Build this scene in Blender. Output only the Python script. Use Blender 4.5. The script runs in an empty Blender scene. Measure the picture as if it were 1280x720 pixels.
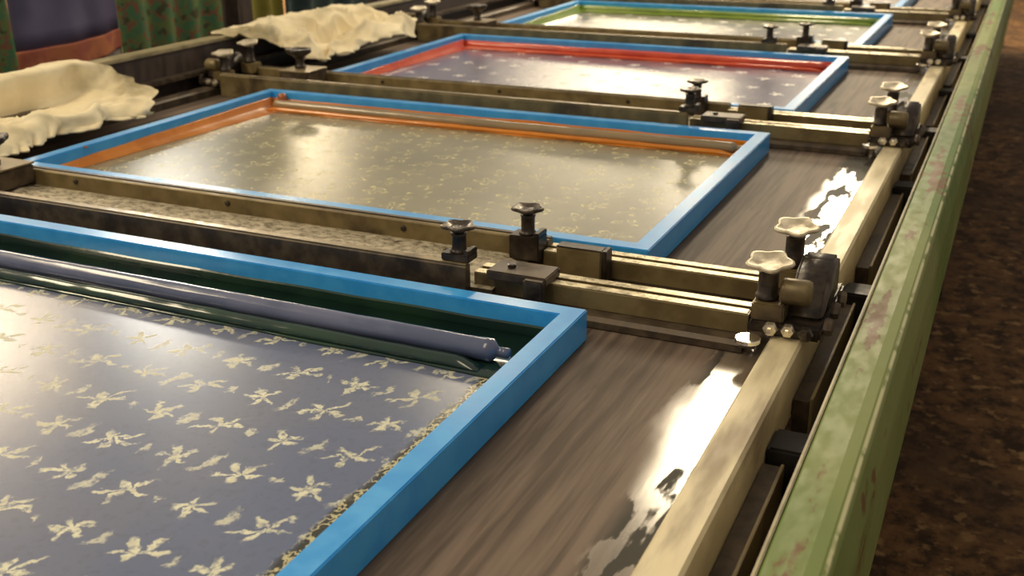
import bpy, bmesh, math, random
from mathutils import Vector, Matrix, noise
S = 1.4                      # one design unit in metres (spacing of two printing screens)
C = bpy.context.scene.collection
rnd = random.Random(7)
PI = math.pi

# ------------------------------------------------------------ mesh helpers
class MB:
    def __init__(s): s.v=[]; s.f=[]; s.sm=[]
    def add(s, vs, fs, smooth=False):
        o=len(s.v); s.v += [tuple(v) for v in vs]
        s.f += [tuple(o+i for i in f) for f in fs]; s.sm += [smooth]*len(fs)
        return s
    def box(s, x0,x1,y0,y1,z0,z1, b=0.0015):
        # box with chamfered edges
        bm=bmesh.new(); bmesh.ops.create_cube(bm,size=1)
        for v in bm.verts:
            v.co=Vector(((x0+x1)/2+v.co.x*(x1-x0),(y0+y1)/2+v.co.y*(y1-y0),(z0+z1)/2+v.co.z*(z1-z0)))
        b=min(b,.3*min(x1-x0,y1-y0,z1-z0))
        bmesh.ops.bevel(bm,geom=list(bm.edges),offset=b,segments=2,affect='EDGES')
        s.bm(bm); return s
    def bm(s,bm,smooth=False,M=None):
        bm.verts.index_update()
        s.add([(M@v.co if M else v.co) for v in bm.verts],[[v.index for v in f.verts] for f in bm.faces],smooth); bm.free()
    def prism(s, prof, a0, a1, axis='x'):
        # closed profile extruded along an axis; profile in the two other axes
        n=len(prof)
        def P(p,a): return (a,p[0],p[1]) if axis=='x' else ((p[0],a,p[1]) if axis=='y' else (p[0],p[1],a))
        vs=[P(p,a0) for p in prof]+[P(p,a1) for p in prof]
        fs=[(i,(i+1)%n,n+(i+1)%n,n+i) for i in range(n)]+[tuple(range(n))[::-1],tuple(range(n,2*n))]
        return s.add(vs,fs)
    def lathe(s, prof, c=(0,0,0), n=24, lobes=0, amp=0, M=None, smooth=True):
        # prof: list of (r,z); closes at both ends
        vs=[]; 
        for r,z in prof:
            for i in range(n):
                a=2*PI*i/n; rr=r*(1+ (amp*math.cos(lobes*a) if r>prof[0][0]*0+.6*max(p[0] for p in prof) else 0))
                vs.append(Vector((rr*math.cos(a),rr*math.sin(a),z)))
        fs=[]
        for j in range(len(prof)-1):
            for i in range(n): fs.append((j*n+i,j*n+(i+1)%n,(j+1)*n+(i+1)%n,(j+1)*n+i))
        fs.append(tuple(range(n))[::-1]); fs.append(tuple(range((len(prof)-1)*n,len(prof)*n)))
        if M: vs=[M@v for v in vs]
        vs=[v+Vector(c) for v in vs]
        return s.add(vs,fs,smooth)
    def build(s, name, mat, parent=None, bevel=0):
        me=bpy.data.meshes.new(name); me.from_pydata([(x*S,y*S,z*S) for x,y,z in s.v],[],s.f)
        bm=bmesh.new(); bm.from_mesh(me); bmesh.ops.recalc_face_normals(bm,faces=bm.faces); bm.to_mesh(me); bm.free()
        for p,k in zip(me.polygons,s.sm): p.use_smooth=k
        me.materials.append(mat)
        o=bpy.data.objects.new(name,me); C.objects.link(o)
        if parent: o.parent=parent
        return o
def tag(o,label=None,cat=None,group=None,kind=None):
    if label: o['label']=label
    if cat: o['category']=cat
    if group: o['group']=group
    if kind: o['kind']=kind
    return o
def empty(name,loc,label,cat,group=None,rz=0):
    o=bpy.data.objects.new(name,None); C.objects.link(o); o.empty_display_size=.05
    o.location=[c*S for c in loc]; o.rotation_euler=(0,0,rz)
    return tag(o,label,cat,group)
def kids(o): return [c for c in bpy.data.objects if c.parent==o]
def copy_tree(o,parent=None):
    c=o.copy(); C.objects.link(c)
    if parent: c.parent=parent
    for ch in kids(o): copy_tree(ch,c)
    return c
ROT_X90=Matrix.Rotation(PI/2,4,'X'); ROT_Y90=Matrix.Rotation(PI/2,4,'Y')

# ------------------------------------------------------------ material helpers
class G:
    """tiny node-graph writer"""
    def __init__(g,name):
        g.m=bpy.data.materials.new(name); g.m.use_nodes=True; g.t=g.m.node_tree; g.n=g.t.nodes; g.l=g.t.links
        g.b=g.n['Principled BSDF']
        tc=g.n.new('ShaderNodeTexCoord'); mp=g.n.new('ShaderNodeMapping'); mp.inputs['Scale'].default_value=(1/S,)*3
        g.l.new(tc.outputs['Object'],mp.inputs['Vector']); g.co=mp.outputs[0]
        sx=g.n.new('ShaderNodeSeparateXYZ'); g.l.new(g.co,sx.inputs[0]); g.x,g.y,g.z=sx.outputs
    def put(g,sock,v):
        if isinstance(v,(int,float)): sock.default_value=v
        elif isinstance(v,tuple): sock.default_value=(*v,1) if len(v)==3 and len(sock.default_value)==4 else v
        else: g.l.new(v,sock)
    def m_(g,op,a,b=0,c=None):
        n=g.n.new('ShaderNodeMath'); n.operation=op; g.put(n.inputs[0],a); g.put(n.inputs[1],b)
        if c is not None: g.put(n.inputs[2],c)
        return n.outputs[0]
    def add(g,a,b): return g.m_('ADD',a,b)
    def sub(g,a,b): return g.m_('SUBTRACT',a,b)
    def mul(g,a,b): return g.m_('MULTIPLY',a,b)
    def div(g,a,b): return g.m_('DIVIDE',a,b)
    def vec(g,x,y,z=0):
        n=g.n.new('ShaderNodeCombineXYZ'); g.put(n.inputs[0],x); g.put(n.inputs[1],y); g.put(n.inputs[2],z); return n.outputs[0]
    def step(g,v,a,b,o0=0.,o1=1.):
        n=g.n.new('ShaderNodeMapRange'); n.interpolation_type='SMOOTHSTEP'
        for i,k in enumerate((v,a,b,o0,o1)): g.put(n.inputs[i],k)
        return n.outputs[0]
    def noise(g,scale,detail=3,vec=None,st=(1,1,1),rough=.55,color=False):
        mp=g.n.new('ShaderNodeMapping'); mp.inputs['Scale'].default_value=st; g.l.new(vec or g.co,mp.inputs[0])
        n=g.n.new('ShaderNodeTexNoise'); g.l.new(mp.outputs[0],n.inputs['Vector'])
        n.inputs['Scale'].default_value=scale; n.inputs['Detail'].default_value=detail; n.inputs['Roughness'].default_value=rough
        return n.outputs['Color' if color else 'Fac']
    def mix(g,f,a,b):
        n=g.n.new('ShaderNodeMix'); n.data_type='RGBA'; g.put(n.inputs[0],f); g.put(n.inputs[6],a); g.put(n.inputs[7],b); return n.outputs[2]
    def bump(g,h,strength=.3,dist=.002):
        n=g.n.new('ShaderNodeBump'); n.inputs['Strength'].default_value=strength; n.inputs['Distance'].default_value=dist
        g.l.new(h,n.inputs['Height']); g.l.new(n.outputs[0],g.b.inputs['Normal'])
    def set(g,**k):
        for a,v in k.items(): g.put(g.b.inputs[a.replace('_',' ')],v)
        return g.m

def worn(name,c1,c2,scale=40,rough=.45,metal=0,streak=(1,1,1),bump=.25,c3=None,spec=.5,rr=.15,lo=.35,hi=.65):
    g=G(name); n=g.noise(scale,4,st=streak); f=g.step(n,lo,hi)
    col=g.mix(f,c1,c2)
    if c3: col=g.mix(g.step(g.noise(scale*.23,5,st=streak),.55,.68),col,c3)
    g.set(Base_Color=col,Metallic=metal,Specular_IOR_Level=spec,Roughness=g.add(g.mul(f,rr),rough-rr/2))
    g.bump(g.noise(scale*3,3),bump,.001); return g.m

M={}
M['blue']=worn('blue_paint',(.035,.36,.88),(.06,.43,.94),30,.34,rr=.1,bump=.08)
M['blue'].node_tree.nodes['Principled BSDF'].inputs['Coat Weight'].default_value=.4
M['blue'].node_tree.nodes['Principled BSDF'].inputs['Coat Roughness'].default_value=.14
M['olive']=worn('olive_grime_or_lit_metal',(.17,.125,.055),(.25,.19,.085),25,.42,.25,(1,1,1),.3,(.08,.055,.03))
M['dark']=worn('dark_oily_metal',(.022,.016,.012),(.06,.042,.03),50,.38,.3,(1,1,1),.5,(.11,.08,.05))
M['brownmetal']=worn('brown_stained_metal',(.07,.05,.035),(.13,.095,.06),40,.42,.3,(1,1,1),.4,(.035,.025,.02))
M['bright']=worn('bright_worn_edge_metal',(.62,.53,.33),(.78,.68,.45),60,.3,.5,(1,1,1),.3,(.3,.24,.13))
M['strip']=worn('cream_edge_strip_metal',(.72,.61,.38),(.85,.74,.48),18,.45,.05,(3,.6,1),.2,(.38,.3,.19))
M['chrome']=worn('polished_knob_metal',(.75,.66,.5),(.9,.82,.65),60,.22,.85,bump=.5,c3=(.25,.2,.14))
M['wing']=worn('cream_worn_knob_metal',(.62,.52,.36),(.85,.76,.58),60,.38,.35,bump=.6,c3=(.33,.25,.16))
M['mirror']=worn('glint_mirror_metal',(.9,.88,.82),(.95,.92,.86),10,.06,1,bump=.02,rr=.02)
M['knobdark']=worn('dark_knob_metal',(.05,.04,.03),(.13,.10,.07),60,.3,.5,bump=.5,c3=(.3,.24,.15))
M['cloth']=worn('cream_cotton_cloth',(.84,.72,.47),(.93,.82,.57),13,.85,0,bump=.25,c3=(.36,.30,.17),spec=.2)  # khaki blotches: stains that also stand in for shade in the folds
M['black']=worn('black_grease',(.008,.006,.006),(.02,.016,.014),30,.5,bump=.3)
M['wood']=worn('dark_brown_panel',(.045,.032,.028),(.08,.055,.045),12,.5,bump=.2,streak=(1,3,1))

# green painted beam, chipped
GBX=-.002; GBE=.0245      # worn line and painted edge highlight of the beam, in its own coordinates
def green_mat():
    g=G('green_chipped_paint')
    n=g.noise(7,5,st=(2.2,.5,1)); n2=g.noise(45,4,st=(1.5,.6,1)); big=g.noise(2.2,2,st=(3,1,1))
    base=g.mix(g.step(big,.35,.65),(.12,.20,.035),(.24,.28,.085))
    lx=g.m_('ABSOLUTE',g.add(g.x,-GBX))
    rust=g.step(g.add(g.add(g.mul(n,.7),g.mul(n2,.3)),g.step(lx,0,.012,.075,0)),.565,.615)
    col=g.mix(rust,base,(.17,.09,.03))
    ex=g.m_('ABSOLUTE',g.add(g.x,-GBE)); ed=g.mul(g.step(ex,.0012,.0026,1,0),g.step(g.noise(26,4,st=(1,.7,1)),.36,.5))  # edge highlight painted into the colour, broken up by noise
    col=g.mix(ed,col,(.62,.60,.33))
    g.set(Base_Color=col,Roughness=g.step(n2,.3,.7,.38,.55),Specular_IOR_Level=.35)
    g.bump(n2,.25,.001); return g.m
M['green']=green_mat()
def beamtop_mat():
    g=G('grey_green_worn_beam'); n=g.noise(30,4,st=(1,.5,1))
    g.set(Base_Color=g.mix(g.step(n,.35,.6),(.26,.22,.12),(.45,.38,.22)),Roughness=.4); g.bump(n,.2,.001); return g.m
M['rim']=beamtop_mat()

def belt_mat():
    g=G('wet_streaked_rubber_belt')
    s1=g.noise(14,4,st=(3.0,.16,1)); s2=g.noise(60,3,st=(2.4,.12,1)); sp=g.noise(40,4)
    f=g.step(g.add(g.mul(s1,.6),g.mul(s2,.4)),.38,.62)
    col=g.mix(f,(.105,.076,.056),(.215,.158,.118))
    col=g.mix(g.step(g.noise(9,5,st=(2.5,.4,1)),.60,.72),col,(.06,.045,.035))
    # wet film along the right edge, broken up by worn dry islands
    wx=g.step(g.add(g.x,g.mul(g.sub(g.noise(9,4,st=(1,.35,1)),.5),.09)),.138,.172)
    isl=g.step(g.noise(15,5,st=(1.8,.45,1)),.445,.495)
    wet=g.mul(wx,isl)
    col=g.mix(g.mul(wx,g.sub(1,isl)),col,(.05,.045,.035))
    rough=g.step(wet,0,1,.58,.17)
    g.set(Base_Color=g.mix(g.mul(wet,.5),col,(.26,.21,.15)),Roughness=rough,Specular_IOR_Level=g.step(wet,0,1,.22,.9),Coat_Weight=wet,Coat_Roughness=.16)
    g.bump(g.add(g.mul(s2,.7),g.mul(sp,.3)),.18,.0012)
    return g.m
M['belt']=belt_mat()
def grit_mat():
    g=G('lint_covered_ledge'); n=g.noise(85,6,st=(.6,1,1),rough=.7); f=g.step(n,.36,.60)
    g.set(Base_Color=g.mix(f,(.20,.16,.10),(.62,.54,.38)),Roughness=.6); g.bump(n,.9,.006); return g.m
M['grit']=grit_mat()
M['tan']=worn('tan_worn_metal',(.26,.20,.11),(.36,.28,.16),40,.35,.3,c3=(.14,.10,.06))
def floor_mat():
    g=G('grimy_brown_floor'); n=g.noise(14,6,rough=.75); n2=g.noise(2.5,4)
    col=g.mix(g.step(n,.38,.62),(.040,.020,.008),(.20,.098,.036))
    col=g.mix(g.step(g.noise(26,5),.56,.68),col,(.32,.18,.07))
    g.set(Base_Color=g.mix(g.mul(g.step(n2,.4,.65),.6),col,(.05,.028,.016)),Roughness=.8,Specular_IOR_Level=.2); g.bump(n,.4,.01); return g.m
M['floor']=floor_mat()

def star_mesh(name,base,base2,star,mode='blob',edge=True,amount=1.,rough=.2,gain=1.):
    """stencil mesh with open star motifs; lattice pitch .077 x .067 units"""
    g=G(name)
    wob=g.noise(48,4,color=True)
    sx=g.n.new('ShaderNodeSeparateXYZ'); g.l.new(wob,sx.inputs[0])
    X=g.add(g.x,g.mul(g.sub(sx.outputs[0],.5),.034)); Y=g.add(g.y,g.mul(g.sub(sx.outputs[1],.5),.036))
    U=g.div(g.add(X,.414),.077); V=g.div(g.add(Y,.422),.067)
    def cell(U,V):
        i=g.m_('ROUND',U); j=g.m_('ROUND',V)
        p=g.m_('ABSOLUTE',g.m_('MODULO',g.add(i,j),2))
        return g.mul(g.sub(U,i),.077),g.mul(g.sub(V,j),.067),p
    lx,ly,par=cell(U,V)
    def starf(lx,ly,R,ph,k=.5,sh=0.,sy=1.):
        xx=g.add(lx,g.mul(ly,sh)); yy=g.mul(ly,sy)
        d=g.m_('SQRT',g.add(g.mul(xx,xx),g.mul(yy,yy))); th=g.m_('ARCTAN2',yy,xx)
        c=g.m_('COSINE',g.add(g.mul(th,5.),ph))
        r=g.mul(g.add(1-k,g.mul(c,k)),R)
        return g.sub(r,d)
    a=starf(lx,ly,.0220,1.57,.36)
    b=starf(lx,ly,.0255,-.6,.48,-.5,.95)
    def mask(q,w=.007): return g.step(q,-.001,w)
    A=g.mul(mask(a),g.sub(1,par)); B=g.mul(mask(b),par)
    hx,hy,hp=cell(g.add(U,.5),V)
    cx=g.add(hx,g.mul(hy,-.25)); 
    com=starf(g.add(cx,g.mul(g.mul(hy,hy),14.)),g.mul(hy,.38),.0072,0,.1)
    dot=starf(hx,g.mul(hy,.7),.006,0,.15)
    Cm=g.mul(mask(com,.003),hp); D=g.mul(mask(dot,.003),g.sub(1,hp))
    if mode=='line':
        fine=g.m_('ABSOLUTE',g.sub(g.noise(28,2),.5))
        band=g.sub(.0042,g.m_('ABSOLUTE',a)); band2=g.sub(.0042,g.m_('ABSOLUTE',b))
        A=g.mul(g.mul(g.step(band,0,.003),g.sub(1,par)),g.step(g.noise(22,2),.38,.5)); B=g.mul(g.mul(g.step(band2,0,.003),par),g.step(g.noise(26,2),.38,.5))
        m=g.m_('MAXIMUM',A,B)
    elif mode=='sparse': m=A
    else: m=g.m_('MAXIMUM',g.m_('MAXIMUM',A,B),g.mul(g.m_('MAXIMUM',Cm,D),.75))
    scr=g.noise(190,4,st=(1,.8,1))
    m=g.mul(g.mul(m,g.step(scr,.34,.56,.22,1.)),amount)
    bn=g.step(g.noise(5,3),.35,.65)
    bc=g.mix(bn,base,base2)
    bc=g.mix(g.mul(g.step(g.noise(130,2),.5,.7),.15),bc,star_dark)
    col=g.mix(m,bc,g.mix(g.step(g.noise(70,2),.4,.6),star_col(star,.9),star_col(star,1.1)))
    if edge:
        e1=g.step(g.add(g.x,g.mul(g.sub(g.noise(20,3),.5),.02)),-.071,-.062); sq=g.m_('ABSOLUTE',g.sub(g.noise(110,3,st=(1,.7,1)),.5))
        col=g.mix(e1,col,g.mix(g.step(sq,.02,.06),(.62,.55,.30),(.035,.035,.025)))
    g.set(Base_Color=col,Roughness=g.step(m,0,1,rough,.5),Specular_IOR_Level=.5*gain)
    g.bump(g.add(g.noise(300,2),g.mul(m,.6)),.12,.0008)
    return g.m
star_dark=(.06,.06,.07)
def star_col(c,k): return tuple(min(1,x*k) for x in c)

def ink_mat(name,c1,c2,rough=.15):
    g=G(name); n=g.noise(18,4,st=(.5,1,1)); g.set(Base_Color=g.mix(g.step(n,.4,.62),c1,c2),Roughness=rough,Coat_Weight=.6,Coat_Roughness=.08)
    g.bump(g.noise(30,3,st=(.6,1,1)),.25,.003); return g.m

# ------------------------------------------------------------ setting
BZ=-.040     # belt surface
FZ=-.70      # floor
fl=MB(); fl.box(-9,6,-4,18,FZ-.05,FZ,.001)
tag(fl.build('floor',M['floor']),kind='structure')

# printing belt on its bed
bt=MB(); bt.box(-1.405,.205,-1.7,7.2,BZ-.012,BZ,.002)
o=bt.build('printing_belt',M['belt']); tag(o,'wide streaked brown printing belt running lengthwise under all the blue screens','conveyor belt')
root=empty('machine_bed',(-.6,2.5,FZ),'dark steel bed carrying the wet brown printing belt','machine')
root_off=Vector((.6,-2.5,-FZ))
def rel(mb,off):                              # shift a mesh builder into its root's coordinates
    mb.v=[(x+off[0],y+off[1],z+off[2]) for x,y,z in mb.v]; return mb
m=MB(); m.box(-1.38,.18,-1.7,7.2,-.16,BZ-.0125,.002); rel(m,root_off).build('bed_plate',M['black'],root)
for yy in (-1.5,.6,2.7,4.8,6.9):
    for xx in (-1.3,.1):
        m=MB(); m.box(xx-.04,xx+.04,yy-.04,yy+.04,FZ+.0005,-.161,.003); rel(m,root_off).build('leg',M['dark'],root)

# right side: cream edge strip, stepped guide track, green guard beam
er=MB(); er.prism([(.2055,-.045),(.2055,-.024),(.209,-.020),(.240,-.020),(.243,-.024),(.243,-.10),(.2055,-.10)],-1.7,7.2,'y')
o=er.build('edge_strip',M['strip']); tag(o,'long cream metal strip along the right edge of the brown belt','metal strip')
tr=empty('guide_track',(.25,1.,-.16),'dark recessed track sections between the cream strip and the green beam','track')
to=Vector((-.25,-1.,.16))
ys=[-1.6,-.97,-.62,-.135,.02,.34,.50,.93,1.08,1.42,1.55,1.93,2.1,2.5,2.65,3.05,3.2,4.0,4.15,5.0,5.15,6.2]
for i in range(0,len(ys)-1,2):
    m=MB(); m.prism([(.2445,-.078),(.262,-.078),(.262,-.12),(.2445,-.12)],ys[i],ys[i+1],'y')
    q=rel(m,to).build('track_section',M['brownmetal'],tr)
    m=MB(); m.box(.2625,.266,ys[i],ys[i+1],-.12,-.074,.0008); rel(m,to).build('track_lip',M['olive'],q)
    m=MB(); m.box(.2445,.2905,ys[i+1]+.012,min(ys[i+1]+.06,7),-.125,-.066,.003); rel(m,to).build('track_bracket',M['black'],tr)
m=MB(); m.box(.2445,.292,-1.65,7,-.17,-.1255,.002); rel(m,to).build('track_base',M['black'],tr)

gb=MB(); gb.prism([(.2975,-.012),(.3005,-.008),(.330,-.007),(.3405,-.008),(.3455,-.0105),(.3485,-.016),(.3565,-.050),(.3575,-.058),(.3575,-.20),(.2975,-.20)],-1.7,7.6,'y')
gr=empty('guard_beam',(.32,1,FZ),'long chipped green painted beam on the right beside the dark floor','beam')
go=Vector((-.32,-1,-FZ))
o=rel(gb,go).build('beam_body',M['green'],gr)
m=MB(); m.box(.2935,.2972,-1.7,7.6,-.2,-.009,.001); rel(m,go).build('inner_lip',M['rim'],gr)
for yy in (-1.4,.3,2.1,3.9,5.7,7.3):
    m=MB(); m.box(.298,.318,yy-.03,yy+.03,FZ+.0005,-.2005,.003); rel(m,go).build('leg',M['dark'],gr)

# left side beam and trough
lb=empty('side_beam',(-1.53,1,FZ),'dark brown side beam with pale worn top edge along the far left of the belt','beam'); lo=Vector((1.53,-1,-FZ))
m=MB(); m.prism([(-1.500,.068),(-1.500,-.19),(-1.543,-.19),(-1.543,.068)],-1.7,6,'y'); rel(m,lo).build('beam_body',M['wood'],lb)
m=MB(); m.box(-1.545,-1.496,-1.7,6,.0685,.078,.002); rel(m,lo).build('top_flange',M['rim'],lb)
for z,xx in ((.012,-1.47),(-.045,-1.447)):
    m=MB(); m.box(-1.4995,xx,-1.7,6,z-.012,z,.002); rel(m,lo).build('inner_ledge',M['brownmetal'],lb)
for yy in (-1.4,.9,3.2,5.5):
    m=MB(); m.box(-1.541,-1.505,yy-.03,yy+.03,FZ+.0005,-.1905,.003); rel(m,lo).build('leg',M['dark'],lb)
m=MB(); m.prism([(-1.4055,-.045),(-1.4055,-.024),(-1.41,-.020),(-1.440,-.020),(-1.443,-.024),(-1.443,-.19),(-1.4055,-.19)],-1.7,6,'y')
tag(m.build('edge_strip',M['brownmetal']),'long dark brown metal strip along the left edge of the belt, beneath the cream cloths','metal strip')

# ------------------------------------------------------------ printing screens
W=1.2; LN=.768; HT=.0395; BW=.026
def frame_mesh():
    bm=bmesh.new()
    prof=[(0,0),(0,HT),(BW,HT),(BW,0)]       # offset inward, height
    def ring(o,z): return [bm.verts.new((-o,-o,z)),bm.verts.new((-W+o,-o,z)),bm.verts.new((-W+o,-LN+o,z)),bm.verts.new((-o,-LN+o,z))]
    R=[ring(o,z) for o,z in prof]
    for a in range(4):
        r0,r1=R[a],R[(a+1)%4]
        for i in range(4): bm.faces.new((r0[i],r0[(i+1)%4],r1[(i+1)%4],r1[i]))
    bm.normal_update()
    es=[e for e in bm.edges if len(e.link_faces)==2 and e.calc_face_angle()>1.2]
    bmesh.ops.bevel(bm,geom=es,offset=.0014,segments=2,affect='EDGES')
    m=MB(); m.bm(bm); return m
def wavy_strip(x0,x1,y0,y1,z,amp,seed,n=90,h=.0025):
    """thin slab of ink with a wavy front edge"""
    vs=[];fs=[]
    for i in range(n+1):
        x=x0+(x1-x0)*i/n
        w=amp*noise.noise(Vector((x*9,seed,0)))+amp*.4*noise.noise(Vector((x*31,seed,2)))
        vs+= [(x,y1,z),(x,y1,z+h),(x,y0+w+.003,z+h),(x,y0+w,z)]
    for i in range(n):
        for k in range(4): fs.append((i*4+k,i*4+(k+1)%4,i*4+4+(k+1)%4,i*4+4+k))
    fs+=[(0,1,2,3),(n*4+3,n*4+2,n*4+1,n*4)]
    m=MB(); m.add(vs,fs,True); return m

specs=[
 dict(k=0,ink=((.012,.035,.028),(.02,.055,.03)),rod=((.10,.12,.21),(.15,.165,.27)),  # slate blue rod colour stands for the reflection on dark green ink
      mesh=dict(base=(.135,.165,.275),base2=(.165,.185,.27),star=(.66,.65,.48),mode='blob',rough=.22,gain=1.5),rodc=-.112,
      label='nearest blue framed printing screen, grey mesh with cream star motifs and dark green ink',rl='long round squeegee rod in the nearest screen, reflection painted slate blue'),
 dict(k=1,ink=((.72,.22,.008),(.85,.28,.02)),rod=((.30,.22,.12),(.38,.26,.13)),  # grey-tan rod colour stands for the reflection on its orange ink
      mesh=dict(base=(.24,.22,.14),base2=(.29,.265,.165),star=(.75,.68,.24),mode='line',rough=.24,amount=.75,gain=1.7),rodc=-.058,
      label='blue framed printing screen with orange ink border, olive mesh with thin yellow squiggles',rl='long round squeegee rod coated in orange ink'),
 dict(k=2,ink=((.75,.075,.02),(.85,.12,.035)),rod=((.62,.05,.015),(.8,.10,.03)),
      mesh=dict(base=(.165,.15,.22),base2=(.20,.18,.23),star=(.7,.66,.62),mode='sparse',rough=.2,gain=1.7),rodc=-.056,
      label='blue framed printing screen with red ink border, third from the nearest',rl='long round squeegee rod coated in red ink'),
 dict(k=3,ink=((.20,.30,.03),(.26,.36,.04)),rod=((.15,.24,.02),(.24,.33,.04)),
      mesh=dict(base=(.20,.19,.18),base2=(.26,.24,.22),star=(.7,.68,.6),mode='sparse',rough=.2,gain=1.7),rodc=-.056,
      label='blue framed printing screen with light green ink border, fourth from the nearest',rl='long round squeegee rod coated in light green ink'),
 dict(k=4,ink=((.15,.2,.25),(.2,.25,.3)),rod=((.2,.2,.22),(.25,.25,.26)),
      mesh=dict(base=(.35,.30,.27),base2=(.40,.35,.3),star=(.7,.68,.6),mode='sparse',rough=.22),rodc=-.056,
      label='farthest blue framed printing screen at the top edge of the photo',rl='squeegee rod coated in grey ink in the farthest screen'),
]
for sp in specs:
    k=sp['k']; r=empty('printing_screen',(0,k,BZ+.0005),sp['label'],'printing screen','printing screens along the belt')
    fm=frame_mesh().build('frame',M['blue'],r)
    mm=MB(); mm.box(-W+BW+.0004,-BW-.0004,-LN+BW+.0004,-BW-.0004,.0015,.0035,.0003)
    mat=star_mesh('star_stencil_mesh',**sp['mesh'],edge=(k==0)); mm.build('stencil_mesh',mat,r)
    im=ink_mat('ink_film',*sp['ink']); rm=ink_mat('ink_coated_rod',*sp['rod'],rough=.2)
    Y1=-BW-.0006; zz=.0037
    edge=sp['rodc']-(.036 if k==0 else .022)
    sf=wavy_strip(-W+BW+.002,-BW-.002,edge,Y1,zz,.006 if k else .004,k*3.1).build('ink_film',im,r)
    # bank of ink added in front of the rod, standing in for its dark underside
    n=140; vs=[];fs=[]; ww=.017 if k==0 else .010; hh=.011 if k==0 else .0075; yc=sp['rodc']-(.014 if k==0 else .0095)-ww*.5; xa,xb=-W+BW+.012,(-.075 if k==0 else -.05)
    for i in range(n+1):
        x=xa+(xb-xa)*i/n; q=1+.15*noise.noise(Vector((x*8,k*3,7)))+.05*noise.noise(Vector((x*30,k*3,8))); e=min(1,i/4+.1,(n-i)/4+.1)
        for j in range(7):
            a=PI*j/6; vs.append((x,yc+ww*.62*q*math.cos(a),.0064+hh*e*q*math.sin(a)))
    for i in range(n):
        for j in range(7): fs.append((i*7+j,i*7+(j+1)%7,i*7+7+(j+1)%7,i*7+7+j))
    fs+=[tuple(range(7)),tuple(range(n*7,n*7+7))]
    m=MB(); m.add(vs,fs,True); m.build('added_underside_ink_bank',im,r)
    # ink smeared up the inside of the far bar
    ib=MB(); n=80; vs=[];fs=[]
    for i in range(n+1):
        x=-W+BW+.002+(W-2*BW-.004)*i/n; h=.0215+.0035*noise.noise(Vector((x*7,k*5,1)))+(.003 if k else -.003)
        y=-BW
        vs+=[(x,y-.0006,zz),(x,y-.0026,zz),(x,y-.0026,h-.002),(x,y-.0006,h)]
    for i in range(n):
        for q in range(4): fs.append((i*4+q,i*4+(q+1)%4,i*4+4+(q+1)%4,i*4+4+q))
    fs+=[(0,1,2,3),(n*4+3,n*4+2,n*4+1,n*4)]
    ib.add(vs,fs); ib.build('ink_border',im,r)
    # ink along the left inside bar
    if k:
        vs=[];fs=[];n=60
        for i in range(n+1):
            y=Y1-.004-(LN-2*BW-.012)*i/n; t=i/n
            h=.0285-.010*t+.003*noise.noise(Vector((y*8,k*5,4))); x=-W+BW; w=.045*(1-t)**1.3*(1 if k==1 else .5)+.008+.004*noise.noise(Vector((y*14,k,9)))
            vs+=[(x+.0006,y,h),(x+.0026,y,h-.002),(x+.0035,y,zz+.004),(x+w,y,zz+.0005),(x+w,y,zz),(x+.0006,y,zz)]
        for i in range(n):
            for q in range(6): fs.append((i*6+q,i*6+(q+1)%6,i*6+6+(q+1)%6,i*6+6+q))
        fs+=[tuple(range(6)),tuple(range(n*6,n*6+6))]
        m=MB(); m.add(vs,fs,True); m.build('ink_border',im,r)
    if k==1:   # two blobs of ink that ran over the bars
        for (x,y) in ((-W+.062,-BW-.003),):
            m=MB(); m.lathe([(.002,-.0),(.009,.001),(.012,.006),(.011,.020),(.007,.026),(.001,.027)],(x,y-.008,.0125),16); 
            d=m.build('ink_drip',ink_mat('dried_orange_ink',(.28,.07,.01),(.42,.12,.01)),r); d['label']='dried brown-orange ink blob'
        m=MB(); m.box(-W-.002,-W+BW+.005,-.62,-.612,.0362,.0382,.0006); d=m.build('ink_drip',ink_mat('dried_orange_ink',(.28,.07,.01),(.42,.12,.01)),r); d['label']='streak of dried orange ink across the left bar'
    # the squeegee rod rests on the mesh
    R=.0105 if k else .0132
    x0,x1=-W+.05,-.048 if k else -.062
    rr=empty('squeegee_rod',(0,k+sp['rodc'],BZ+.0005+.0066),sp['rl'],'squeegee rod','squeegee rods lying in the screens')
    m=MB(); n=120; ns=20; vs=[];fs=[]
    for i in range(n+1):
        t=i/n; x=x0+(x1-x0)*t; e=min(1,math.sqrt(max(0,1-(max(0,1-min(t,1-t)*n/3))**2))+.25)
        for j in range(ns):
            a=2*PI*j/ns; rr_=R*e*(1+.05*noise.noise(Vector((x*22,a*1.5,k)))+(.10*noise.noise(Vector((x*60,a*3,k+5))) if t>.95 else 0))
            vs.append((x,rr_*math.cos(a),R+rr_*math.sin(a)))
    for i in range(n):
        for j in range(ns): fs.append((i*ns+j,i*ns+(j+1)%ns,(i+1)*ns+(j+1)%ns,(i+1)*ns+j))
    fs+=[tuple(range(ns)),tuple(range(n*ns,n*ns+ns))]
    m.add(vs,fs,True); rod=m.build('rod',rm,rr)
    m=MB(); m.lathe([(.004,0),(.006,0),(.006,.016),(.003,.017)],(x1-.004,0,R),14,M=ROT_Y90); m.build('rod_end',rm,rod)

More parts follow.
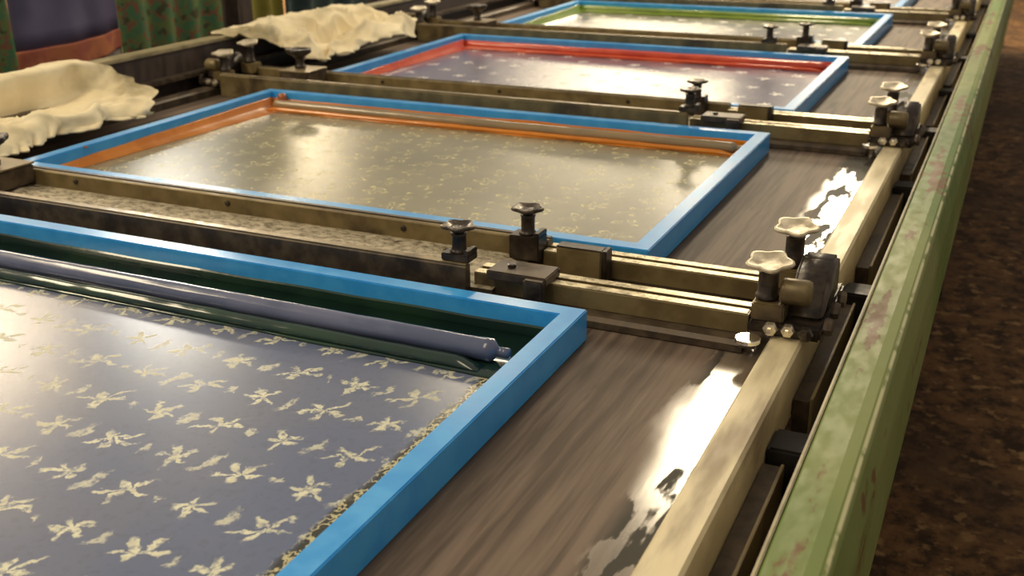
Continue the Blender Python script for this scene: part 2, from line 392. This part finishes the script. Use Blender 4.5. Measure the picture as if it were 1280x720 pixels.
# ------------------------------------------------------------ cross rails, one pair in each gap
def slotted(x0,x1,y0,y1,zt):
    """channel with two bright lips and a groove between"""
    m=MB(); w=(y1-y0); l=w*.36
    m.prism([(y0,BZ+.0155),(y0,zt-.0008),(y0+.0008,zt),(y0+l,zt),(y0+l,zt-.010),(y1-l,zt-.010),(y1-l,zt),(y1-.0008,zt),(y1,zt-.0008),(y1,BZ+.0155)],x0,x1,'x')
    return m
ords=['nearest','second','third','fourth','farthest']
beh=['before the orange inked screen','before the red inked screen','before the green inked screen','before the farthest screen','beyond the farthest screen']
XR=.178; XJ=-.15; XL=-1.378
def make_front(k):
    r=empty('cross_rail',(0,k,BZ+.001),'front slotted metal cross rail '+beh[k],'rail','cross rails spanning the belt'); q=Vector((0,0,-BZ-.001))
    m=slotted(XJ-.03,XR,.060,.098,.0); 
    rel(m,q).build('slotted_section',M['olive'],r)
    for a,b in ((.0602,.0745),(.0835,.0978)):
        m=MB(); m.box(XJ-.03,XR-.002,a,b,.0003,.0014,.0004); rel(m,q).build('bright_lip',M['bright'],r)
    m=MB(); m.prism([(.035,BZ+.0015),(.035,BZ+.010),(.040,BZ+.0148),(.098,BZ+.0148),(.098,BZ+.0015)],XJ-.03,XR,'x'); rel(m,q).build('lower_flange',M['brownmetal'],r)
    m=MB(); m.prism([(.036,BZ+.0015),(.036,.0135),(.0385,.016),(.047,.016),(.0495,.014),(.0495,BZ+.0015)],XL,XJ-.0305,'x'); rel(m,q).build('holder_angle',M['brownmetal'],r)
    m=MB(); m.box(XL,XJ-.031,.0372,.0490,.0162,.0176,.0005); rel(m,q).build('worn_edge',M['tan'],r)
    return r
def make_rear(k):
    r=empty('cross_rail',(0,k+.19,BZ+.001),'rear slotted metal cross rail '+beh[k],'rail','cross rails spanning the belt'); q=Vector((0,-.19,-BZ-.001))
    m=slotted(XJ+.02,XR,.172,.208,.0); rel(m,q).build('slotted_section',M['olive'],r)
    for a,b in ((.1722,.1855),(.1945,.2078)):
        m=MB(); m.box(XJ+.02,XR-.002,a,b,.0003,.0014,.0004); rel(m,q).build('bright_lip',M['bright'],r)
    m=MB(); m.box(XJ+.02,XR,.172,.208,BZ+.0015,BZ+.0148,.001); rel(m,q).build('lower_flange',M['brownmetal'],r)
    # ledge with lint, and the tall back angle
    m=MB(); vs=[];fs=[];n=240; ny=8
    for i in range(n+1):
        x=XL+(XJ-.0-XL)*i/n
        for j in range(ny+1):
            y=.0502+(.1888-.0502)*j/ny
            ed=0 if j in (0,ny) else 1
            vs.append((x,y,-.017+ed*.0035*(.5+noise.noise(Vector((x*34,y*60,k))))+ed*.003*noise.noise(Vector((x*110,y*120,k)))))
    for i in range(n):
        for j in range(ny): fs.append((i*(ny+1)+j,i*(ny+1)+j+1,(i+1)*(ny+1)+j+1,(i+1)*(ny+1)+j))
    m.add(vs,fs,True)
    b=MB(); b.box(XL,XJ,.0502,.1888,BZ+.0015,-.018,.001)
    rel(b,q).build('ledge',M['brownmetal'],r)
    lint=rel(m,q).build('lint_layer',M['grit'],r); lint['kind']='stuff'
    m=MB(); m.prism([(.189,BZ+.0015),(.189,.008),(.191,.010),(.204,.010),(.206,.008),(.206,BZ+.0015)],XL,XJ+.0195,'x'); rel(m,q).build('holder_angle',M['olive'],r)
    m=MB(); m.box(XL,XJ+.019,.1975,.2055,.0102,.0116,.0005); rel(m,q).build('worn_edge',M['brownmetal'],r)
    for bx in (-.36,-.68,-1.0):
        m=MB(); m.lathe([(.0045,0),(.0045,.002),(.003,.003)],(bx,.1889,-.002),12,M=ROT_X90); rel(m,q).build('bolt',M['dark'],r)
    return r
F0=make_front(0); R0=make_rear(0)
for k in range(1,5):
    for src,off,nm in ((F0,0,'front'),(R0,.19,'rear')):
        c=copy_tree(src); c.location.y=(k+off)*S; c['label']=nm+' slotted metal cross rail '+beh[k]
        for ch in kids(c):
            if ch.name.startswith('holder_angle') and nm=='front':
                if k==1: lit=ch.data.copy(); lit.materials[0]=M['olive']  # lighter metal on the farther angles stands for light falling on them
                ch.data=lit

# ------------------------------------------------------------ small clamps on the cross rails
def star_knob(R,h,mat_top,name,parent,c,dish=.3,tilt=None):
    m=MB()
    prof=[(R*.35,0),(R*.55,h*.25),(R*.95,h*.62),(R,h*.8),(R*.97,h),(R*.86,h*.98),(R*.6,h*(1-dish)),(R*.2,h*(1-dish*1.2)),(R*.05,h*(1-dish*1.2))]
    m.lathe(prof,(0,0,0),40,5,.13)
    if tilt: m.v=[tuple(tilt@Vector(v)) for v in m.v]
    m.v=[(x+c[0],y+c[1],z+c[2]) for x,y,z in m.v]
    return m.build(name,mat_top,parent)
def screw_clamp(loc,label,base,stem_h,R=.021,pedestal=0):
    r=empty('screw_clamp',loc,label,'clamp','screw clamps on the cross rails'); bw,bd,bh=base
    m=MB(); m.box(-bw/2,bw/2,-bd/2,bd/2,0,bh,.0012); m.box(bw/2-.008,bw/2,-bd/2,bd/2,bh-.001,bh+.006,.001)
    m.build('base_block',M['dark'],r)
    m=MB(); z=bh+.0002
    m.lathe([(.012,z),(.0125,z+.002),(.0105,z+.003),(.0095,z+.006),(.0095,z+stem_h-.004),(.011,z+stem_h)],(0,0,0),20); m.build('stem',M['dark'],r)
    star_knob(R,.011,M['knobdark'],'star_knob',r,(0,0,z+stem_h+.0002))
    return r
def end_plate(loc,label):
    r=empty('clamp_plate',loc,label,'clamp plate','clamp plates at the ends of the screen holders')
    m=MB(); m.box(-.045,.037,-.024,.024,.0,.012,.0015); m.build('plate',M['brownmetal'],r)
    m=MB(); m.box(.010,.037,-.034,-.0245,-.0265,.010,.0015); m.build('side_cheek',M['dark'],r)
    m=MB(); m.lathe([(.006,.0122),(.006,.015),(.004,.016)],(-.02,0,0),6,smooth=False); m.build('bolt',M['dark'],r)
    return r
def stop_block(loc,label):
    r=empty('stop_block',loc,label,'metal block','stop blocks on the rear cross rails')
    m=MB(); m.box(-.034,.030,-.004,.0175,.0,.056,.0018); m.build('block',M['olive'],r)
    m=MB(); m.box(.0302,.0375,-.005,.0185,.0,.0585,.0012); m.build('end_cheek',M['dark'],r)
    m=MB(); m.box(-.034,.030,-.003,.017,.0562,.0580,.0006); m.build('rear_lip',M['dark'],r)
    return r
SC1=screw_clamp((-.198,.054,.0180),'dark screw clamp on the front rail '+beh[0],(.040,.026,.010),.0255)
SC2=screw_clamp((-.1535,.1722,-.0115),'dark screw clamp on taller block on the rear rail '+beh[0],(.044,.030,.034),.027)
EP=end_plate((-.108,.064,.0018),'flat dark clamp plate on the front rail '+beh[0])
SB=stop_block((-.068,.1520,-.0385),'rough olive stop block by the rear rail '+beh[0])
EPx=[-.104,-.06,-.09,-.09,-.09]
for k in range(1,5):
    dx={1:.050,2:.035,3:.04,4:.04}[k]
    for src,nm in ((SC1,'dark screw clamp on the front rail '),(SC2,'dark screw clamp on taller block on the rear rail '),(EP,'flat dark clamp plate on the front rail '),(SB,'rough olive stop block by the rear rail ')):
        c=copy_tree(src); c.location.y+=k*S; c['label']=nm+beh[k]
        if src in (SC1,): c.location.x+=(.018 if k==1 else -.035)*S
        if src in (SC2,): c.location.x+=(-.045 if k==1 else 0)*S

# ------------------------------------------------------------ rail clamps that hold the cross rails at the belt edges
def rail_clamp(loc,label,side=1):
    """base saddle, two upright posts with wing knobs, round arms, bolts"""
    r=empty('rail_clamp',loc,label,'clamp','rail clamps at the ends of the cross rails')
    s=side
    def bx(m,x0,x1,*a): 
        x0,x1=(x0,x1) if s>0 else (-x1,-x0); m.box(x0,x1,*a); return m
    z0=0
    m=MB(); bx(m,-.006,.078,-.088,.085,z0,.014,.003); m.build('saddle',M['dark'],r)
    m=MB(); bx(m,-.004,.034,-.082,-.040,.0142,.036,.002); m.build('slide_block',M['olive'],r)
    m=MB(); bx(m,-.004,.034,.030,.070,.0142,.040,.002); m.build('slide_block',M['olive'],r)
    for (x,y,h) in ((.010,-.062,.034),(.018,.050,.040)):
        m=MB(); zb=.0362 if y<0 else .0402
        m.lathe([(.0135,zb),(.0145,zb+.004),(.012,zb+.006),(.0115,zb+h-.003),(.0125,zb+h)],(x*s,y,0),20); st=m.build('knob_stem',M['dark'],r)
        t=Matrix.Rotation(.12,4,'X')
        star_knob(.026,.013,M['wing'],'wing_knob',st,(x*s,y,zb+h+.001),.28,t)
    # hunched dark clamp body behind the roller
    prof=[(.052,.0142),(.052,.050),(.046,.062),(.030,.069),(.004,.070),(-.022,.062),(-.044,.044),(-.058,.022),(-.060,.0142)]
    m=MB(); a,b=(.0345,.0745) if s>0 else (-.0745,-.0345)
    c1=.004
    for (x0,x1,sh) in ((a,a+c1,.003),(a+c1,b-c1,0),(b-c1,b,.003)): pass
    bm=bmesh.new(); lo=[bm.verts.new((a,y,z)) for y,z in prof]; hi=[bm.verts.new((b,y,z)) for y,z in prof]
    nn=len(prof)
    for q in range(nn): bm.faces.new((lo[q],lo[(q+1)%nn],hi[(q+1)%nn],hi[q]))
    bm.faces.new(lo[::-1]); bm.faces.new(hi); bmesh.ops.bevel(bm,geom=list(bm.edges),offset=.004,segments=3,affect='EDGES'); m.bm(bm,True); m.build('clamp_body',M['dark'],r)
    m=MB(); m.lathe([(.010,0),(.0145,.002),(.0155,.006),(.0155,.030),(.0140,.034),(.008,.036)],(.026*s,-.066,.050),20,M=ROT_Y90 if s>0 else Matrix.Rotation(-PI/2,4,'Y')); m.build('roller',M['olive'],r)
    # bolt heads facing the camera and the beam
    for (x,y,z,R) in ((.022,-.0885,.0105,.0085),(.042,-.0885,.0115,.008),(.062,-.0885,.0105,.009)):
        m=MB(); m.lathe([(R,0),(R*1.05,.004),(R*.9,.008),(R*.45,.0085),(R*.4,.012)],(x*s,y,z),6,M=ROT_X90,smooth=False); m.build('bolt',M['chrome'] if x<.05 else M['knobdark'],r)
    for (y,z) in ((-.066,.013),(-.02,.016),(.03,.0125)):
        m=MB(); m.lathe([(.010,0),(.0115,.004),(.010,.009),(.005,.010)],(.0785*s,y,z),8,M=ROT_Y90 if s>0 else Matrix.Rotation(-PI/2,4,'Y'),smooth=False); m.build('bolt',M['brownmetal'],r)
    return r
RC=rail_clamp((.184,.142,-.0195),'metal rail clamp with two cream wing knobs, right end of the nearest cross rails')
m=MB(); m.lathe([(.012,-.004),(.0145,-.003),(.0145,.0015),(.0140,.002)],(.0035,-.124,.0075),24,smooth=False);  # flat cap added so its top mirrors a lamp as a white glint
d=m.build('glint_cap',M['mirror'],RC); d['label']='small polished cap added for a white glint'
m=MB(); m.box(-.0025,.0145,-.137,-.0885,.0012,.0034,.0006); m.build('cap_tab',M['brownmetal'],RC)
for k,t in ((1,'beside the orange and red inked screens'),(2,'beside the red and green inked screens'),(3,'beside the green inked and farthest screens'),(4,'at the very top edge of the photo')):
    c=copy_tree(RC); c.location.y+=k*S; c['label']='metal rail clamp on the right belt edge '+t
LC=rail_clamp((-1.385,.142,-.0195),'dark metal rail clamp at the left end of the nearest cross rails',-1)
for k,t in ((1,'between the two cream cloths'),(2,'beyond the second cream cloth'),(3,'beside the green inked screen'),(4,'near the farthest screen')):
    c=copy_tree(LC); c.location.y+=k*S; c['label']='dark metal rail clamp on the left belt edge '+t
EB=empty('end_block',(-1.12,.145,-.0115),'brown block with dark knob on the left end of the nearest cross rails','metal block','end blocks at the left of the cross rails')
m=MB(); m.box(-.055,.028,-.044,.043,.0,.033,.002); m.build('block',M['brownmetal'],EB)
m=MB(); m.box(-.057,.030,-.046,.045,.0332,.0362,.001); m.build('top_plate',M['tan'],EB)
m=MB(); m.lathe([(.013,.0364),(.014,.041),(.011,.043),(.0105,.058),(.012,.060)],(-.024,.004,0),20); e=m.build('stem',M['dark'],EB)
star_knob(.031,.024,M['dark'],'star_knob',e,(-.024,.004,.0602),.15)
for k,t in ((1,'red inked screen'),(2,'green inked screen'),(3,'farthest screen')):
    c=copy_tree(EB); c.location.y+=k*S; c.location.x-=.07*S; c['label']='brown block with dark knob, left end of the cross rails before the '+t

# ------------------------------------------------------------ cloths draped over the left side beam
def lerp_net(net,u,v):
    """Catmull-Rom over a grid of control points"""
    def cr(p,t):
        n=len(p)-1; f=min(t*n,n-1e-6); i=int(f); f-=i
        g=lambda k:p[max(0,min(n,k))]
        a,b,c,d=g(i-1),g(i),g(i+1),g(i+2)
        return .5*((2*b)+(c-a)*f+(2*a-5*b+4*c-d)*f*f+(3*b-a-3*c+d)*f*f*f)
    rows=[cr([Vector(p) for p in row],v) for row in net]
    return cr(rows,u)
def cloth(name,net,label,seed,n=80,m_=110,amp=.012,thick=.003,rim=.2):
    vs=[];fs=[]
    for i in range(n+1):
        for j in range(m_+1):
            u=i/n; v=j/m_; p=lerp_net(net,u,v); k=.25+.75*min(1,max(0,(u-rim)/.25))
            q=Vector((p.x*13,p.y*8,seed))
            f=noise.noise(q)*amp+noise.noise(Vector((p.x*38+p.y*16,p.y*22,seed+3)))*amp*.4
            fold=abs(noise.noise(Vector((p.x*9+p.y*6,p.y*8-p.x*5,seed+8))))
            f+=(.35-fold*1.6)*amp*.9 + max(0,.09-fold)*amp*6
            edge=1 if .04<v<.96 and u<.96 else .6
            p=p+Vector((noise.noise(Vector((v*8,u*3,seed+5)))*.022*(.3+u),noise.noise(Vector((v*3,u*9,seed+6)))*.03,f*k*edge))
            if u>.9: p.x+=(u-.9)*.25*noise.noise(Vector((v*26,2,seed)))
            vs.append(p)
    for i in range(n):
        for j in range(m_): fs.append((i*(m_+1)+j,i*(m_+1)+j+1,(i+1)*(m_+1)+j+1,(i+1)*(m_+1)+j))
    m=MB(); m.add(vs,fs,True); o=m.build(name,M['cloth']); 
    md=o.modifiers.new('Solidify','SOLIDIFY'); md.thickness=thick*S; md.offset=1
    return tag(o,label,'cloth','cream cloths over the left side beam')
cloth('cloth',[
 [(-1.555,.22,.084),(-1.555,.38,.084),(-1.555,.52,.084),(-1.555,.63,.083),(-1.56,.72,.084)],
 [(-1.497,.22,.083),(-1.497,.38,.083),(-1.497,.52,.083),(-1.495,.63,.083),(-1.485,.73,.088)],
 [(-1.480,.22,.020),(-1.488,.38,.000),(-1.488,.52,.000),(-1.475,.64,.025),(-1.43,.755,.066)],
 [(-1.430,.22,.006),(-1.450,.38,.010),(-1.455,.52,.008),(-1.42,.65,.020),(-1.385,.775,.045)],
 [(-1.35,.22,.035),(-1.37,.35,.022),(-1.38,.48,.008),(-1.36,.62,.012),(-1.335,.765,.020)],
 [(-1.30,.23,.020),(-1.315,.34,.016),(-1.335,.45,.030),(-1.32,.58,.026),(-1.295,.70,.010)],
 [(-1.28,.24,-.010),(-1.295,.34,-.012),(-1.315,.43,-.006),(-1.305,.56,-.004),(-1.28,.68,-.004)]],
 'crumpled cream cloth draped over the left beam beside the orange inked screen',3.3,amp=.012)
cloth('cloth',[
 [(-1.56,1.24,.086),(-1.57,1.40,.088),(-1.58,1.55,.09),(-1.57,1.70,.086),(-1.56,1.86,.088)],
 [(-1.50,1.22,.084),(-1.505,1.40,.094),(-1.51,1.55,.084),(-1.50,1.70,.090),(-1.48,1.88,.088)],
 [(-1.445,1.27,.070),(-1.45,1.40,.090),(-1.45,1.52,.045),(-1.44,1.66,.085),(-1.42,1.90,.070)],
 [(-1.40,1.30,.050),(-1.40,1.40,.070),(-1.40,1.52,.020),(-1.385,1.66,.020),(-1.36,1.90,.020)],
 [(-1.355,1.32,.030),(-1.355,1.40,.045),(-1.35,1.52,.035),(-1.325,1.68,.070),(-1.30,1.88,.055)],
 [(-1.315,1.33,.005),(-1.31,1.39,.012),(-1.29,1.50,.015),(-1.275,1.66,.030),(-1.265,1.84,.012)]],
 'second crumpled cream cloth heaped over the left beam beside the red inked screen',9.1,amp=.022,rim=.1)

# ------------------------------------------------------------ things standing beyond the left beam
def fabric_mat(name,cols,scale,spots=None,st=(1,1,1)):
    g=G(name); n=g.noise(scale,3,st=st); c=g.mix(g.step(n,.42,.58),cols[0],cols[1])
    if len(cols)>2: c=g.mix(g.step(g.noise(scale*1.3,2,vec=g.vec(g.add(g.y,3.),g.z,g.x),st=st),.53,.60),c,cols[2])
    if len(cols)>3: c=g.mix(g.step(g.noise(scale*.8,2,vec=g.vec(g.add(g.y,9.),g.z,g.x),st=st),.57,.64),c,cols[3])
    g.set(Base_Color=c,Roughness=.75,Specular_IOR_Level=.2); g.bump(g.noise(60,2),.2,.003); return g.m
M['floral']=fabric_mat('green_red_floral_fabric',[(.085,.20,.10),(.15,.21,.08),(.24,.12,.07),(.09,.09,.05)],34)
M['bluefab']=fabric_mat('dark_blue_purple_sheet',[(.11,.10,.18),(.17,.155,.27)],3)
M['redfab']=fabric_mat('orange_red_fabric',[(.40,.12,.08),(.55,.20,.10)],8)
M['olivefab']=fabric_mat('yellow_olive_fabric',[(.19,.17,.03),(.26,.23,.05)],7)
def hanging(name,mat,x,y0,y1,z0,z1,amp,seed,folds,parent=None,thick=.006,zs0=0,n=90,lean=0):
    vs=[];fs=[];m_=24
    for i in range(n+1):
        for j in range(m_+1):
            u=i/n; w=j/m_; y=y0+(y1-y0)*u; z=z0+zs0*(1-w)*(u-.5)+(z1-z0)*w
            f=(amp*math.sin(folds*2*PI*u+seed)+amp*.8*noise.noise(Vector((y*9,z*2.5,seed))))*(1.15-.5*w)
            vs.append((x+f+lean*w,y,z))
    for i in range(n):
        for j in range(m_): fs.append((i*(m_+1)+j,i*(m_+1)+j+1,(i+1)*(m_+1)+j+1,(i+1)*(m_+1)+j))
    m=MB(); m.add(vs,fs,True); o=m.build(name,mat,parent); md=o.modifiers.new('Solidify','SOLIDIFY'); md.thickness=thick*S; return o
def hung(loc_y,label,cat,group=None,x=-2.0):
    return empty('hanging_fabric',(x,loc_y,FZ),label,cat,group)
def hang_parts(r,x,y0,y1,z0,z1,mat,amp,seed,folds,nm='fabric'):
    return hanging(nm,mat,0,y0,y1,z0-FZ,z1-FZ,amp,seed,folds,r)
# floral fabric left of the blue sheet
r=hung(.62,'green and red floral fabric at the far left, left of the blue sheet','fabric','floral fabrics behind the left beam')
hang_parts(r,0,-.35,.34,FZ+.03,.45,M['floral'],.02,1.2,5)
# blue sheet with orange-red border
r=empty('blue_sheet',(-2.0,1.16,FZ),'smooth dark blue purple sheet with an orange red lower border behind the left beam','fabric')
def sheet(name,mat,zlo,zhi,dx,y0=-.185,y1=.195):
    vs=[];fs=[];n=40;m_=10
    for i in range(n+1):
        for j in range(m_+1):
            u=i/n;w=j/m_; y=y0+(y1-y0)*u; zl=zlo[0]+(zlo[1]-zlo[0])*u; zh=zhi[0]+(zhi[1]-zhi[0])*u
            vs.append((dx+.045*math.sin(PI*u)+.004*math.sin(u*19),y,zl+(zh-zl)*w-FZ))
    for i in range(n):
        for j in range(m_): fs.append((i*(m_+1)+j,i*(m_+1)+j+1,(i+1)*(m_+1)+j+1,(i+1)*(m_+1)+j))
    m=MB(); m.add(vs,fs,True); o=m.build(name,mat,r); md=o.modifiers.new('Solidify','SOLIDIFY'); md.thickness=.008*S; return o
sheet('sheet',M['bluefab'],(.043,.058),(.5,.5),0)
d=sheet('border',M['redfab'],(-.035,.005),(.0425,.0575),.003); d['label']='orange red border'
d=sheet('lower_sheet',M['wood'],(FZ+.02,FZ+.02),(-.0355,.0045),0); d['label']='dark lower sheet'
# floral fabric right of the blue sheet
r=hung(1.62,'green and red floral fabric hanging between the blue sheet and the dark post','fabric','floral fabrics behind the left beam')
hang_parts(r,0,-.255,.22,FZ+.03,.45,M['floral'],.018,4.2,4)
def post(y,label,w=.028,x=-2.0,mat='wood',h=.6):
    r=empty('upright_post',(x,y,FZ),label,'post','dark posts behind the left beam')
    m=MB(); m.box(-w,w,-w,w,.012,h-FZ,.004); m.build('shaft',M[mat],r)
    m=MB(); m.box(-w*2,w*2,-w*2,w*2,.0005,.0118,.002); m.build('foot_plate',M['dark'],r)
post(1.895,'dark upright post between the floral fabric and the olive fabric',.042)
r=hung(2.06,'yellow olive fabric strip hanging left of the upper cream cloth','fabric',None)
hang_parts(r,0,-.112,.10,FZ+.03,.45,M['olivefab'],.012,.5,2)
M['teal']=fabric_mat('dark_teal_fabric',[(.03,.05,.055),(.06,.09,.09)],7)
r=hung(2.45,'dark teal grey fabric hanging behind the upper cream cloth','fabric',None)
hang_parts(r,0,-.285,.25,FZ+.03,.35,M['teal'],.018,.9,4)
# dark machinery cabinets further along the left side
def cabinet(x0,x1,y0,y1,z1,label,mat='wood'):
    cx,cy=(x0+x1)/2,(y0+y1)/2
    r=empty('machine_cabinet',(cx,cy,FZ),label,'machine cabinet','dark cabinets beyond the left beam')
    m=MB(); m.box(x0-cx,x1-cx,y0-cy,y1-cy,.0005,z1-FZ,.006); m.build('body',M[mat],r)
    m=MB(); m.box(x0-cx-.008,x1-cx+.008,y0-cy-.008,y1-cy+.008,z1-FZ+.0004,z1-FZ+.014,.003); m.build('lid',M['olive' if mat=='dark' else 'brownmetal'],r)
    m=MB(); m.box(x1-cx+.0006,x1-cx+.006,y0-cy+.03,y1-cy-.03,.2,z1-FZ-.03,.002); d=m.build('door',M['dark'],r)
    m=MB(); m.box(x1-cx+.0065,x1-cx+.014,y0-cy+.05,y0-cy+.06,.4,.5,.002); m.build('handle',M['chrome'],d)
cabinet(-2.25,-1.85,2.76,3.25,.03,'dark brown machine cabinet beyond the upper cream cloth')
cabinet(-2.2,-1.8,3.35,4.1,-.03,'low dark cabinet beyond the left beam near the farthest screen','dark')
# ------------------------------------------------------------ lamps of the hall, with two added fill lamps
def lamp(x,y,w,l,rad,col=(1,.86,.62),z=2.0,tilt=0):
    L=bpy.data.lights.new('ceiling_or_fill_lamp','AREA'); L.shape='RECTANGLE'; L.size=w*S; L.size_y=l*S
    L.energy=rad*PI*w*l*S*S; L.color=col
    o=bpy.data.objects.new('ceiling_or_fill_lamp',L); C.objects.link(o); o.location=(x*S,y*S,z*S); o.rotation_euler=(tilt,0,0)
WARM=(1,.83,.56); COOL=(1,.93,.80)
K=1.0
lamp(-.66,3.75,.28,1.8,22*K,WARM)
lamp(-.76,7.6,.36,2.6,40*K,WARM)
lamp(-2.1,4.0,.20,1.2,15*K,WARM)
lamp(-2.15,8.6,.25,1.8,22*K,WARM)
lamp(-4.75,4.3,.5,.9,34*K,COOL)
lamp(-5.3,2.7,1.7,1.3,13*K,(1,.80,.55))
lamp(-6.9,6.9,2.2,3.2,22*K,(1,.80,.5))
lamp(-4.0,12.,1.6,5.,7*K,WARM)
lamp(-.3,-1.6,.5,2.0,4*K,WARM)  # added fill behind the camera for the faces turned towards it
lamp(-2.6,-.6,.5,2.0,10*K,WARM)  # added fill from the left for camera-facing sides
w=bpy.data.worlds.new('hall_air'); bpy.context.scene.world=w; w.use_nodes=True
w.node_tree.nodes['Background'].inputs[0].default_value=(.66,.59,.50,1); w.node_tree.nodes['Background'].inputs[1].default_value=.38

# ------------------------------------------------------------ camera
cd=bpy.data.cameras.new('camera'); cam=bpy.data.objects.new('camera',cd); C.objects.link(cam)
f,pit,yaw,roll=1353.82,.3692440,-.4350083,-.0080625; c=Vector((.4195513,-1.1143311,.4875335))
F=Vector((math.sin(yaw)*math.cos(pit),math.cos(yaw)*math.cos(pit),-math.sin(pit)))
Rr=Vector((math.cos(yaw),-math.sin(yaw),0)); U=Rr.cross(F)
R2=math.cos(roll)*Rr+math.sin(roll)*U; U2=-math.sin(roll)*Rr+math.cos(roll)*U
mt=Matrix((R2,U2,-F)).transposed().to_4x4(); mt.translation=c*S; cam.matrix_world=mt
cd.sensor_width=36; cd.lens=f*36/1280; cd.clip_start=.01; cd.clip_end=200
cd.dof.use_dof=True; cd.dof.focus_distance=1.25*S; cd.dof.aperture_fstop=5.6
sc=bpy.context.scene; sc.camera=cam
sc.view_settings.view_transform='Standard'; sc.view_settings.look='None'; sc.view_settings.gamma=1; sc.view_settings.use_curve_mapping=False
sc.view_settings.exposure=0.52
